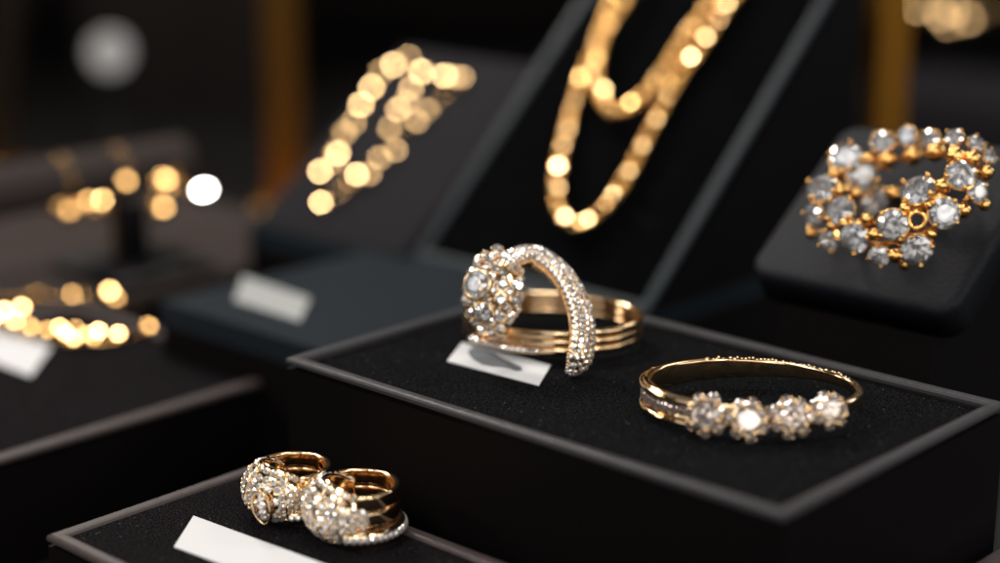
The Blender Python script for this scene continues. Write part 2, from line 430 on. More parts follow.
# ------------------------------------------------------------------ paper tags
def card(label, corners, z, thick=.015, group='white price cards', m='paper'):
    """corners: four pixels on the height z, clockwise"""
    P = [at_z(x, y, z) for x, y in corners]; c = sum(P, V((0, 0, 0))) / 4
    t = thing('price_tag', label, 'price tag', Matrix.Translation(c), group)
    vs = [p - c + Z * h for h in (.002, thick) for p in P]
    MB().add(vs, [(3, 2, 1, 0), (4, 5, 6, 7), (0, 1, 5, 4), (1, 2, 6, 5), (2, 3, 7, 6), (3, 0, 4, 7)], smooth=False).build('card', M[m], t)
    return t, c
t, c = card('white price tag with a grey smudge lying in front of the coiled ring', [(447, 362), (462, 343.5), (551, 366), (539, 386.5)], PADZ)
sm = [(468, 352), (470, 349), (476, 348.5), (484, 351), (494, 353), (501, 358), (508, 361), (513, 363.5), (521, 367), (522, 370.5), (516, 371), (509, 368.5), (503, 367.5), (492, 366.5), (482, 364.5), (474, 360), (470, 356)]
P = [at_z(x, y, PADZ + .017) - c for x, y in sm]
MB().add(P + [p + Z * .003 for p in P], [tuple(range(len(P), 2 * len(P)))] + [(i, (i + 1) % len(P), (i + 1) % len(P) + len(P), i + len(P)) for i in range(len(P))], smooth=False).build('printed_mark', M['ink'], t)
card('plain white card on the low front tray before the diamond earrings', [(174, 548), (193.5, 517), (345, 573), (332, 606)], FZ - .03)
card('blurred white card lying on the left tray before its gold bracelet', [(-22, 357), (-8, 327), (51, 347.5), (31, 377)], LZ - .1)
card('small blurred white card lying alone on the slate blue pad', [(234, 301), (243, 277), (310, 299), (300, 322)], SZ, m='paper_dim')

# ------------------------------------------------------------------ surfaces that stones are set on
def hit_fn(px, py, f, d0, d1, n=260):
    """first point along the pixel's ray, between two distances, where f(point) turns negative"""
    d = ray(px, py); prev = d0
    for k in range(n + 1):
        s = d0 + (d1 - d0) * k / n
        if f(CAM + d * s) < 0:
            a, b_ = prev, s
            for _ in range(30):
                m_ = (a + b_) / 2
                if f(CAM + d * m_) < 0: b_ = m_
                else: a = m_
            return CAM + d * b_
        prev = s
    return None
def grad(f, p, e=.002):
    return V([f(p + V([e if i == k else 0 for i in range(3)])) - f(p - V([e if i == k else 0 for i in range(3)])) for k in range(3)]).normalized()
def stone(name, me, parent, p, n, r, **k): return link(name, me, parent, aim(p, n, r, random.random() * TAU, **k))

# ------------------------------------------------------------------ coiled snake ring
CT = Matrix.Rotation(R(-13), 3, 'Z')
C0 = at_z(553, 311, PADZ + .36); CR, CQ = 1.03, .74           # half axes across and in depth
coil = thing('coiled_ring', 'rose gold coiled ring with pave diamond flower head and arching diamond band', 'ring', Matrix.Translation((C0.x, C0.y, PADZ)))
cp = V((C0.x, C0.y, PADZ))
pts = []
TURNS, N = 3.15, 240
for i in range(N + 1):
    a = R(150) + TAU * TURNS * i / N; k = i / N
    pts.append(CT @ V((CR * math.cos(a), CQ * math.sin(a), .06 + .31 * k)))
MB().add(*sweep(pts, lambda i, n: [(x, y * (1 if i < n * .9 else 1)) for x, y in roundrect(.04, .047, .03)], up=Z)).build('coil_band', M['rose'], coil)
# thin row of diamonds set into the lowest turn
row = MB().add(*sweep([CT @ V(((CR + .045) * math.cos(a), (CQ + .045) * math.sin(a), .095)) for a in [R(215 + 55 * i / 24) for i in range(25)]], lambda i, n: circ(.04, 8))).build('pave_row', M['rose'], coil)
for i in range(15):
    a = R(217 + 51 * i / 14); nn = CT @ V((math.cos(a) / CR, math.sin(a) / CQ, .5)).normalized()
    stone('pave_stone', PAVE, row, CT @ V(((CR + .075) * math.cos(a), (CQ + .075) * math.sin(a), .115)), nn, .034)
# arching diamond band: pixel, distance from the lens along the view
front = at_z(572, 377, PADZ + .03); d_f = (front - CAM).length
arc_px = [(568, 374, .06), (577, 363, .03), (582, 340, .07), (580, 318, .13), (573, 296, .2), (562, 278, .27), (548, 265, .33), (533, 257.5, .36), (519, 258, .3), (508, 264, .2), (501, 272, .12)]
ap = resample(spline([at_dist(x, y, d_f + o * 1.6) - cp for x, y, o in arc_px], 300), .02)
na = len(ap)
def arc_w(i): 
    k = i / na
    return .025 + .14 * math.sin(k / .12 * math.pi / 2) if k < .12 else (.165 if k < .72 else .165 - .055 * (k - .72) / .28)
arc_c = at_dist(530, 330, d_f + .5) - cp
arc = MB(); side = []
for i in range(na):
    tt = (ap[min(i + 1, na - 1)] - ap[max(i - 1, 0)]).normalized()
    o = ap[i] - arc_c; o -= tt * o.dot(tt); o.normalize(); q = tt.cross(o).normalized()
    side.append((tt, o, q))
K = 14; vs = []
for i in range(na):
    w = arc_w(i); tt, o, q = side[i]
    vs += [ap[i] + o * (w * .75 * math.cos(TAU * j / K)) + q * (w * math.sin(TAU * j / K)) for j in range(K)]
fs = [(i * K + j, i * K + (j + 1) % K, (i + 1) * K + (j + 1) % K, (i + 1) * K + j) for i in range(na - 1) for j in range(K)] + [tuple(range(K)), tuple((na - 1) * K + j for j in reversed(range(K)))]
arc = MB().add(vs, fs).build('diamond_arch', M['rose'], coil)
view = (CAM - cp).normalized()
nst = 0; step = 4
sgn = 1 if side[na // 2][2].dot(view) > 0 else -1
grains = MB()
spare = MB(); SV, SF = small_stone()
for ri, ang in enumerate((-34, -4, 26, 56, 86)):
    for i in range(2 + (ri % 2) * 2, na - 3, 3 if ri != 4 else 4):
        w = arc_w(i); tt, o, q = side[i]; q = q * sgn; a = R(ang)
        nn = (o * (math.cos(a) / .75) + q * math.sin(a)).normalized()
        p = ap[i] + o * (w * .75 * math.cos(a)) + q * (w * math.sin(a))
        r = .0345 * (1 if w > .12 else .8)
        if nst < 100 and not (ri == 0 and i % 2): stone('pave_stone', PAVE, arc, p + nn * .006, nn, r); nst += 1
        else: spare.add(SV, SF, smooth=False, mtx=aim(p + nn * .006, nn, r, random.random() * TAU))
        for a2, k in ((R(ang + 15), 1), (R(ang - 15), 2)):
            if random.random() < .6:
                p2 = ap[min(i + k, na - 1)] + o * (w * .75 * math.cos(a2)) + q * (w * math.sin(a2))
                n2 = (o * (math.cos(a2) / .75) + q * math.sin(a2)).normalized(); grains.add(*sphere(.012, 6, 4, p2 + n2 * .012))
tag(spare.build('pave_stones', M['pave'], arc), kind='stuff')
# milgrain along the inner edge
for i in range(3, na - 3, 2):
    w = arc_w(i); tt, o, q = side[i]; q = q * sgn; a = R(122)
    grains.add(*sphere(.018, 6, 4, ap[i] + o * (w * .75 * math.cos(a)) + q * (w * math.sin(a))))
grains.build('milgrain', M['rose'], arc)
# flower head: a dome with stones
hc = at_dist(494, 290, d_f + .42) - cp
hn = (view + V((-.45, -.05, .12))).normalized(); hx = Z.cross(hn).normalized(); hy = hn.cross(hx)
HA, HB, HC = .345, .47, .23
def dome(p):
    q = p - cp - hc
    return (q.dot(hx) / HA) ** 2 + (q.dot(hy) / HB) ** 2 + (q.dot(hn) / HC) ** 2 - 1
hm = frame(hc, hx, hy, hn)
v_, f_ = sphere(1, 28, 18)
head = MB().add([hm @ V((x * (HA - .02), y * (HB - .02), z * (HC - .02))) for x, y, z in v_], f_).build('flower_head', M['rose'], coil)
used = []
def head_stone(px, py, rp, me=PAVE, cup=False):
    p = hit_fn(px, py, dome, d_f - 1, d_f + 2)
    if p is None: return
    nn = grad(dome, p); nn = (nn + view * .35).normalized(); r = rp * (p - CAM).length / F
    q = p - cp; r *= 1.12
    stone('diamond' if me is not PAVE else 'pave_stone', me, head, q + nn * (r * (.25 if me is PAVE else .45)), nn, r); used.append((q, nn, r))
for px, py, r in ((479, 285, 11.8), (484, 312, 7.8)): head_stone(px, py, r, STONE)
for px, py, r in ((503, 284, 5.6), (517, 286, 6), (501, 300, 5.4), (516, 300.5, 5.4), (499, 315, 5.4), (511, 316, 5), (490, 259, 4.8), (496, 268, 5), (505, 272.5, 5),
                  (514, 268, 4.6), (487, 299, 4), (474, 303, 4), (471, 312, 4.2), (494, 290.5, 3.6), (492, 276, 3.6), (487, 267, 3.8), (478, 267, 4), (484, 252, 4.4), (475, 258, 4.2),
                  (497, 249, 4.6), (504, 256, 4.6), (510, 261, 4), (468, 271, 4.2), (464.5, 280, 4), (463.5, 290, 4), (465, 300, 4), (468, 320, 4), (474, 326, 4), (482, 329, 4), (491, 330, 4.2),
                  (500, 327, 4), (508, 324, 4), (491, 321, 3.6), (477, 320, 3.6), (490, 307, 3.4), (509, 292, 3.4), (508, 308, 3.2), (519, 293, 3), (518, 309, 3.2), (521, 279, 3.4), (491, 248, 4), (480, 247, 3.2), (469, 264, 3.4)):
    head_stone(px, py, r)
n_hand = len(used)
for gy in range(242, 336, 4):
    for gx in range(458, 528, 4):
        px, py = gx + (2.5 if (gy // 4) % 2 else 0) + random.uniform(-.6, .6), gy + random.uniform(-.6, .6)
        p = hit_fn(px, py, dome, d_f - 1, d_f + 2)
        if p is None or len(used) > 110: continue
        q = p - cp
        if min((q - u_[0]).length - u_[2] for u_ in used) < .027: continue
        head_stone(px, py, random.uniform(2.5, 3.0))
g = MB()
for q, nn, r in used:
    x = nn.orthogonal().normalized(); y = nn.cross(x)
    for k in range(4 if r < .08 else 8):
        a = TAU * (k + .5) / (4 if r < .08 else 8)
        g.add(*sphere(.017 if r < .08 else .022, 6, 4, q + (x * math.cos(a) + y * math.sin(a)) * (r * 1.02) + nn * (r * .2)))
g.build('prongs', M['rose'], head)
# gold collars round the two large stones, and the sweep of gold that joins the head to the coil
for q, nn, r in used[:2]:
    x = nn.orthogonal().normalized(); y = nn.cross(x)
    MB().add(*sweep([q + (x * math.cos(TAU * k / 28) + y * math.sin(TAU * k / 28)) * (r * 1.06) + nn * (r * .3) for k in range(28)], lambda i, n: circ(.02, 8), closed=True)).build('collar', M['rose'], head)
nk = spline([hc + V((-.05, .1, -.3)), hc + V((.1, -.02, -.52)), CT @ V((CR * math.cos(R(235)), CQ * math.sin(R(235)) - .02, .2)), CT @ V((CR * math.cos(R(262)), CQ * math.sin(R(262)), .13))], 24)
MB().add(*sweep(nk, lambda i, n: [(x, y) for x, y in circ(.085 - .055 * i / n, 10)])).build('neck', M['rose'], coil)

# ------------------------------------------------------------------ four stone ring
C1 = at_z(753, 381, PADZ + .33)
RA, RQ = 1.1, .80
r4 = thing('four_stone_ring', 'open gold ring with four large round diamond clusters facing the front corner', 'ring', Matrix.Translation((C1.x, C1.y, PADZ)))
cp4 = V((C1.x, C1.y, PADZ))
def ov(a, z, k=0.): return V(((RA + k) * math.cos(a), (RQ + k) * math.sin(a), z))
def hgt(a):                                  # half height of the shank: broad on the left, thin on the right
    c = math.cos(a)
    return .105 - .05 * max(0, c) + .03 * max(0, -c)
NS = 160; vs = []
pts = [ov(TAU * i / NS, .22) for i in range(NS)]
MB().add(*sweep(pts, lambda i, n: roundrect(.04, hgt(TAU * i / n), .02), closed=True, up=Z)).build('shank', M['gold'], r4)
# two rails with stones between them on the left shoulder
sh = MB()
for z in (.315, .085):
    sh.add(*sweep([ov(R(150 + 95 * i / 40), z - (.0 if z > .2 else 0) , .05) for i in range(41)], lambda i, n: circ(.034, 8, .03), up=Z))
sh = sh.build('shoulder_rails', M['gold'], r4)
for i in range(11):
    a = R(166 + 66 * i / 10); nn = V((math.cos(a) / RA, math.sin(a) / RQ, .1)).normalized()
    stone('pave_stone', TINTED, sh, ov(a, .20, .045), nn, .062)
# milgrain glints on the rear upper edge
mg = MB()
for i in range(46):
    a = R(18 + 96 * i / 45)
    if random.random() < .8: mg.add(*sphere(.012 + .009 * random.random(), 6, 4, ov(a, .22 + hgt(a) - .004, random.uniform(-.03, .035))), smooth=False)
mg.build('milgrain', M['gold'], r4)
# the clusters
gal = MB().add(*sweep([ov(R(222 + 98 * i / 50), .14, .03) for i in range(51)], lambda i, n: circ(.045, 8), up=Z)).build('gallery_bar', M['gold'], r4)
def oval4(p):
    q = p - cp4; return ((q.x) / (RA + .13)) ** 2 + (q.y / (RQ + .13)) ** 2 - 1
for px, py, rp in ((705, 415, 24), (749, 420, 23.5), (793, 417, 23), (831, 410, 20.5)):
    p = hit_fn(px, py, oval4, 15, 20); q = p - cp4
    nn = V((q.x / RA ** 2, q.y / RQ ** 2, .5)).normalized(); nn = (nn + (CAM - p).normalized() * .15 + V([random.uniform(-.22, .22) for _ in range(3)])).normalized()
    r = rp * (p - CAM).length / F
    st = link('setting', CUP6, r4, aim(q, nn, r * .66, random.random()))
    link('diamond', TINTED, st, aim(V((0, 0, .04)), V((0, 0, 1)), .98, random.random()))
    for k in range(7):
        a = TAU * (k + random.uniform(-.12, .12)) / 7
        c_, s_ = math.cos(a), math.sin(a); m_ = V((c_ * .55, s_ * .55, .85))
        link('accent_stone', TINTED, st, aim(V((c_ * 1.2, s_ * 1.2, -.2)), m_ + V([random.uniform(-.12, .12) for _ in range(3)]), .36, a))
    gb = MB()
    for k in range(14):
        a = TAU * (k + .5) / 14; rr = 1.2 if k % 2 else 1.36
        gb.add(*sphere(.13 if k % 2 else .11, 7, 5, (rr * math.cos(a), rr * math.sin(a), .0 if k % 2 else -.3)))
    gb.build('prong_beads', M['rose'], st)
    MB().add(*sphere(1.3, 16, 8, (0, 0, -.66), sz=.35)).build('basket', M['steel'], st)

# ------------------------------------------------------------------ pair of earrings
def earring(label, base, face, size, hinge, scale_h=1.):
    x = V((math.cos(face), math.sin(face), 0)); y = Z.cross(x)
    e = thing('diamond_earring', label, 'earring', frame(base, x, y, Z), 'pair of diamond earrings')
    RR = .345 * size; H = .66 * size * scale_h
    def surf(th, t):
        w = max(0., math.cos(th * .95)); h = H * (.42 + .58 * w ** .8) / 2
        rho = RR + (.17 * size * w + .05) * (1 - abs(t) ** 2.2) 
        return V((rho * math.cos(th), rho * math.sin(th), H / 2 + t * h + .01))
    def nrm(th, t):
        e_ = .02; a = surf(th + e_, t) - surf(th - e_, t); b_ = surf(th, min(1, t + e_)) - surf(th, max(-1, t - e_)); return a.cross(b_).normalized()
    nt_, ns = 15, 41; span = R(100); vs = []; 
    for i in range(ns):
        th = -span + 2 * span * i / (ns - 1)
        for j in range(nt_): vs.append(surf(th, -1 + 2 * j / (nt_ - 1)))
    inner = len(vs)
    for i in range(ns):
        th = -span + 2 * span * i / (ns - 1)
        for j in range(nt_):
            p = surf(th, -1 + 2 * j / (nt_ - 1)); vs.append(V((math.cos(th) * (RR - .03), math.sin(th) * (RR - .03), p.z)))
    fs = []
    for i in range(ns - 1):
        for j in range(nt_ - 1):
            a = i * nt_ + j; fs.append((a, a + nt_, a + nt_ + 1, a + 1)); a += inner; fs.append((a + 1, a + nt_ + 1, a + nt_, a))
        for j in (0, nt_ - 1):
            a = i * nt_ + j; q = (a, a + inner, a + inner + nt_, a + nt_); fs.append(q if j == 0 else q[::-1])
    for j in range(nt_ - 1):
        fs.append((j + 1, j, j + inner, j + 1 + inner)[::-1]); k = (ns - 1) * nt_ + j; fs.append((k, k + 1, k + 1 + inner, k + inner)[::-1])
    dm = MB().add(vs, fs).build('domed_front', M['rose'], e)
    cnt = 0; more = MB(); beads = MB(); rs = .047 * size
    rows = 9
    for j in range(rows):
        t = -.88 + 1.76 * j / (rows - 1)
        nth = 15
        for i in range(nth):
            th = R(-92 + 184 * (i + (.5 if j % 2 else 0)) / nth)
            if abs(th) > R(60) and j % 2 and abs(t) > .6: continue
            p, nn = surf(th, t), nrm(th, t)
            if not hinge and abs(th - R(26)) < R(13) and abs(t + .2) < .45: continue
            if cnt < 100 and abs(th) < R(75) or cnt < 70:
                stone('pave_stone', PAVEW, dm, p + nn * .004, nn, rs * random.uniform(.84, 1.06) * (1 if abs(th) < R(60) else .8)); cnt += 1
            else: more.add(SV, SF, smooth=False, mtx=aim(p + nn * .004, nn, rs * .85, th))
            if random.random() < .75:
                th2 = th + R(6.3); beads.add(*sphere(.02 * size * random.uniform(.8, 1.4), 6, 4, surf(th2, t) + nrm(th2, t) * .014))
    beads.build('prong_beads', M['rose'], dm)
    if more.v: tag(more.build('pave_stones', M['pave_warm'], dm), kind='stuff')
    # raised marquise on the front of the dome
    if not hinge:
      mth = R(26); mc, mn = surf(mth, -.2), nrm(mth, -.2); mz = (Z - mn * Z.dot(mn)).normalized(); mx = mz.cross(mn)
      out = []
      for k in range(28):
        a = TAU * k / 28; out.append(mc + mn * .035 + mx * (.11 * size * math.copysign(abs(math.cos(a)) ** 1.4, math.cos(a))) + mz * (.215 * size * math.copysign(abs(math.sin(a)) ** .75, math.sin(a))))
      mq = MB().add(*sweep(out, lambda i, n: circ(.017, 8), closed=True)).build('marquise_frame', M['rose'], e)
      for k, (dz, r) in enumerate(((-.13, .038), (-.06, .055), (.03, .062), (.11, .045), (.165, .026))):
        stone('pave_stone', PAVEW, mq, mc + mn * .03 + mz * dz * size, mn, r * size)
    # ridges of gold across the dome
    for a in ((-2, 54) if not hinge else (24, 50)):
        MB().add(*sweep([surf(R(a), -1 + 2 * k / 16) + nrm(R(a), -1 + 2 * k / 16) * .012 for k in range(17)], lambda i, n: circ(.018, 8))).build('gold_ridge', M['rose'], e)
    # three loops round the back
    for z, r, nm in ((.12, .085, 'pave_loop'), (.34, .055, 'loop'), (.54, .06, 'loop')):
        a0 = 72 if nm == 'loop' else 56
        lp = [V(((RR + .04 + (.05 if nm != 'loop' else .015)) * math.cos(R(a)), (RR + .04 + (.05 if nm != 'loop' else .015)) * math.sin(R(a)), H * z / .74 + .02)) for a in [a0 + (360 - 2 * a0) * i / 60 for i in range(61)]]
        lo = MB().add(*sweep(lp, (lambda i, n: circ(r * .7 * size, 10, r * 1.1 * size)) if nm != 'loop' else (lambda i, n: roundrect(r * .55 * size, r * 1.35 * size, r * .3 * size)), up=Z)).build(nm, M['rose'], e)
        if nm != 'loop':
            for i in range(1, 60, 2):
                nn = V((lp[i].x, lp[i].y, .12)).normalized(); stone('pave_stone', PAVEW, lo, lp[i] + nn * (r * .65 * size), nn, .04 * size)
    return e
earring('diamond earring standing behind, its pave dome with a marquise turned to the left', at_z(294, 513, FZ - .03), R(214), .95, False)
earring('diamond earring lying nearest, with polished gold loops trailing to the right', at_z(359, 535, FZ - .03), R(200), 1.0, True)

# ------------------------------------------------------------------ diamond cluster bracelet on the leather pad
TR, Tr, TZ = .80, .34, .50
tilt = CP.m.to_3x3() @ Matrix.Rotation(R(-6), 3, 'X') @ Matrix.Rotation(R(-8), 3, 'Y')                 # the loop leans back less than the pad
tx, ty, tz = (tilt.col[k].normalized() for k in range(3))
tc = CP.hit(902, 198, .4); tc = CP.m @ tc
tm = frame(tc, tx, ty, tz); tinv = tm.inverted()
def torus(p):
    q = tinv @ p; k = math.hypot(q.x, q.y) - TR
    return math.hypot(k / Tr, q.z / TZ) - 1
cb = thing('cluster_bracelet', 'gold bracelet of round claw set diamonds resting on the sloping leather pad', 'bracelet', tm)
cinv = cb.matrix_basis.inverted(); crot = cinv.to_3x3()
for rr, zz in ((TR + .06, .0), (TR - .02, .26)):
    MB().add(*sweep([V((rr * math.cos(TAU * i / 64), rr * math.sin(TAU * i / 64), zz)) for i in range(64)], lambda i, n: circ(.035, 8), closed=True)).build('wire_hoop', M['gold_deep'], cb)
occupied = []
def cluster_stone(px, py, rp, bias=.45):
    p = hit_fn(px, py, torus, 18, 25)
    if p is None: print('miss', px, py); return
    nn = (grad(torus, p) + (CAM - p).normalized() * bias).normalized(); r = rp * 1.2 * (p - CAM).length / F
    s_ = link('setting', CUP, cb, aim(cinv @ p, crot @ nn, r, random.random() * TAU))
    link('diamond', STONE, s_, aim(V((0, 0, .03)), V((0, 0, 1)), .99, random.random())); occupied.append(p)
for px, py, r in ((846, 158, 13.5), (862, 175, 13.5), (822, 188, 13), (840, 210, 12.5), (854, 238, 13), (874.5, 202, 13), (893, 225, 13), (918, 190, 14.5), (916, 250, 13.5), (879, 256, 9),
                  (944, 213, 13), (961, 175, 12.5), (978, 192, 9), (813, 215, 10), (828, 241, 9.5), (882, 142, 9.5), (907, 136, 8.5), (930, 139, 8.5), (954, 137, 8), (976, 143, 7.5), (990, 156, 7)):
    cluster_stone(px, py, r)
lk = MB()
for px, py, rp in ((840, 189, 6), (857, 193, 5), (895, 195, 6.5), (831, 226, 5), (873, 235, 5.5), (895, 257, 6), (905, 266, 5), (965, 211, 6), (942, 185, 6), (887, 160, 8), (912, 156, 8), (934, 152, 8), (955, 155, 8),
                   (973, 158, 7), (810, 234, 5), (866, 219, 5), (930, 205, 5), (905, 208, 5), (988, 172, 6), (993, 148, 6), (869, 160, 6), (835, 172, 5), (844, 224, 5), (900, 240, 5), (986, 205, 5), (932, 235, 5)):
    p = hit_fn(px, py, torus, 18, 25)
    if p is None: continue
    lk.add(*sphere(1.25 * rp * (p - CAM).length / F, 10, 7, cinv @ p - (crot @ grad(torus, p)) * .02))
p = hit_fn(917, 220, torus, 18, 25); nn = crot @ (CAM - p).normalized(); x = nn.orthogonal().normalized(); y = nn.cross(x); q = cinv @ p
lk.add(*sweep([q + (x * math.cos(TAU * i / 20) + y * math.sin(TAU * i / 20)) * .09 for i in range(20)], lambda i, n: circ(.03, 8), closed=True))
lk.build('link_balls', M['gold_deep'], cb)

# ------------------------------------------------------------------ necklace on the board
nl = thing('gold_necklace', 'gold rope necklace hanging in two loops on the sloping black board', 'necklace', NP.m)
inner = [(640, -30), (626, 0), (608, 28), (599.5, 51), (596, 78), (603, 102), (615, 111), (631, 107), (652, 87), (668, 65), (681, 44), (700, 18), (712, 0), (730, -28)]
outer = [(622, -30), (608, 10), (598, 42), (587, 69), (575, 102), (564, 143), (557, 176), (557, 203), (566, 220), (580, 225), (598, 215), (617, 194), (635, 162), (659, 115), (682, 74), (705, 42), (723, 14), (733, 0), (752, -30)]
def rope(pix, lift, r):
    """a chain of small faceted links, every second one turned"""
    pth = resample(spline([NP.hit(x, y, lift) for x, y in pix], 400), .115)
    b_ = MB(); b_.add(*sweep(pth, lambda i, n: circ(r * .45, 8)))
    for p in pth: b_.add(*sphere(r * random.uniform(.97, 1.05), 10, 8, p))
    return b_, pth
for pix, lift, nm in ((outer, .10, 'outer'), (inner, .22, 'inner')):
    b_, pth = rope(pix, lift, .09)
    b_.build('chain_strand', M['gold_rope'], nl)
    for i in range(1, len(pth) - 1, 2):
        p = pth[i] + V((random.gauss(0, .015), random.gauss(0, .015), .03)); l = random.choices((1, 4, 0), (12, 1, 1))[0]
        link('glint_bead', BEADD, nl, aim(p, NP.inv.to_3x3() @ glint(NP.m @ p, l, .035), .066, random.random()))  # extra beads added for glints, facet turned to mirror a lamp
for px, py, r, l, j in ((600, 48, .09, 0, .02), (612, 112, .1, 4, .0), (655, 80, .08, 4, .03), (671, 59, .075, 4, .0), (693, 60, .085, 0, .0), (560, 170, .1, 0, .0), (613, 197, .08, 4, .02), (602, 208, .08, 0, .05), (565, 220, .1, 4, .02),
                        (574, 226, .09, 0, .06), (628, 108, .08, 0, .08), (594, 76, .08, 0, .03), (706, 40, .08, 4, .03),
                        (608, 30, .075, 1, .02), (574, 104, .075, 1, .02), (567, 132, .07, 1, .03), (557, 190, .08, 1, .02), (588, 222, .085, 4, .02), (628, 174, .07, 1, .02), (641, 148, .07, 1, .03), (655, 122, .07, 1, .03), (668, 98, .07, 1, .03), (643, 97, .08, 1, .02), (718, 22, .075, 1, .02), (727, 6, .075, 4, .03), (690, 30, .08, 0, .03), (604, 92, .08, 4, .03), (562, 148, .07, 1, .03)):
    p = NP.hit(px, py, .2); wp = NP.m @ p  # beads added where the chain shows bright spots, facet aimed at a lamp
    link('glint_bead', BEAD, nl, aim(p, NP.inv.to_3x3() @ glint(wp, l, j), r, random.random()))

# ------------------------------------------------------------------ blurred bracelets of faceted beads
def bead_chain(name, label, mtx, items, thread, me=BEAD, group=None):
    """items: (world point, radius, lamp, jitter)"""
    t_ = thing(name, label, 'bracelet', mtx, group); inv = mtx.inverted(); r3 = inv.to_3x3()
    for p, r, l, j in items:
        if j >= .05 and name != 'x' and l != 1: l, j = (1 if random.random() < .7 else 0), (.02 if j < .08 else .035)
        link('gold_bead', me, t_, aim(inv @ p, r3 @ glint(p, l, j), r, random.random()))
    if thread:
        MB().add(*sweep([inv @ p for p in thread], lambda i, n: circ(.014, 6))).build('chain', M['gold_deep'], t_)
    return t_
bp = [(322, 206, 0, .05), (321, 175, 0, .0), (339, 157, 0, .0), (332, 165, 4, .07), (343, 136, 0, .05), (352, 125, 4, .06), (362, 108, 4, .05), (373, 91, 0, .0), (380, 74, 4, .05), (395, 68, 0, .02), (407, 60, 4, .08), (423, 75, 0, .06), (446, 79, 0, .0), (453, 80, 4, .05), (461, 80, 4, .09),
      (411, 91, 4, .0), (398, 112, 4, .0), (388, 131, 0, .05), (415, 124, 4, .05), (426, 113, 0, .06), (404, 106, 0, .05), (394, 153, 4, .05), (378, 161, 0, .05), (368, 177, 4, .08), (350, 184, 0, .1), (338, 195, 4, .09), (358, 178, 0, .1)]
items = [(RP.m @ RP.hit(x, y, .10), .092, l, j) for x, y, l, j in bp]
loop = [(322, 206), (322, 175), (343, 136), (362, 108), (380, 74), (407, 60), (446, 79), (461, 82), (426, 113), (398, 130), (378, 161), (350, 184), (325, 204)]
bead_chain('bead_bracelet', 'gold bead bracelet doubled up on the grey sloping wedge', RP.m, items, [RP.m @ RP.hit(x, y, .1) for x, y in loop])
# bracelet in the left tray
lc = at_z(66, 322, LZ - .1)
th_ = [(-14, 322), (5, 333), (30, 338), (60, 340), (95, 342), (122, 340), (145, 330), (140, 312), (110, 299), (83, 298), (40, 296), (0, 298), (-14, 308), (-14, 322)]
bl = [(4, 316, 0, .0, .14), (14, 324, 4, .0, .14), (22, 312, 0, .03, .13), (28, 330, 4, .05, .13), (-6, 322, 0, .0, .13), (45, 333, 0, .05, .12), (60, 331, 4, .05, .1), (66, 337, 0, .03, .11), (73, 342, 4, .0, .13), (74, 331, 0, .07, .1), (86, 337, 4, .02, .1), (99, 336, 0, .0, .13), (92, 341, 0, .05, .1), (119, 338, 4, .05, .12), (147, 329, 0, .05, .12),
      (83, 296, 4, .04, .14), (110, 295, 0, .04, .13), (114, 300, 4, .07, .11), (38, 295, 0, .1, .13), (28, 297, 4, .1, .12), (70, 297, 4, .1, .11), (10, 300, 0, .09, .12)]
bead_chain('bead_bracelet', 'gold bead bracelet lying open in the left tray behind the cut off white card', Matrix.Translation(lc), [(at_z(x, y, LZ + .02), r * .78, l, j) for x, y, l, j, r in bl], [at_z(x, y, LZ + .0) for x, y in th_], me=BEADD)
# T-bar with two bracelets
tp = at_dist(110, 172, 30.5)
tb = thing('bracelet_bar', 'taupe velvet bracelet bar on a dark post behind the left tray', 'jewellery stand', frame(V((tp.x, tp.y, -1.596)), U, W, Z))
hz = tp.z + 1.596
v_, f_ = sweep([V((0, -5.5 + 7.0 * i / 12, hz)) for i in range(13)], lambda i, n: circ(.42, 24), up=Z)
MB().add(v_, f_).build('velvet_bar', M['greyroll'], tb)
post = at_dist(132, 240, 30.2); pl = tb.matrix_basis.inverted() @ post
MB().add(*slab(pl.x - .22, pl.x + .22, pl.y - .22, pl.y + .22, .18, hz - .36, .05, .02)).build('post', M['black'], tb)
MB().add(*slab(pl.x - .34, pl.x - .225, pl.y - .2, pl.y + .1, .18, hz - .4, .03, .01)).build('brass_strip', M['brass'], tb)
MB().add(*slab(pl.x - 1.0, pl.x + 1.0, pl.y - 1.0, pl.y + 1.0, 0, .178, .1, .05)).build('foot', M['black'], tb)
fin = at_dist(205, 195, 30); fl = tb.matrix_basis.inverted() @ fin
MB().add(*sweep([V((0, 1.45, hz)), V((fl.x * .6, fl.y * .7, (hz + fl.z) / 2)), fl], lambda i, n: circ(.05, 8))).build('glint_arm', M['brass'], tb)  # invented arm that only carries the bright knob
link('glint_knob', bead_mesh('glint_knob', M['steel'], .7), tb, aim(fl, tb.matrix_basis.inverted().to_3x3() @ glint(fin, 0, 0), .16))  # invented knob, its facet mirrors a lamp as a white spot
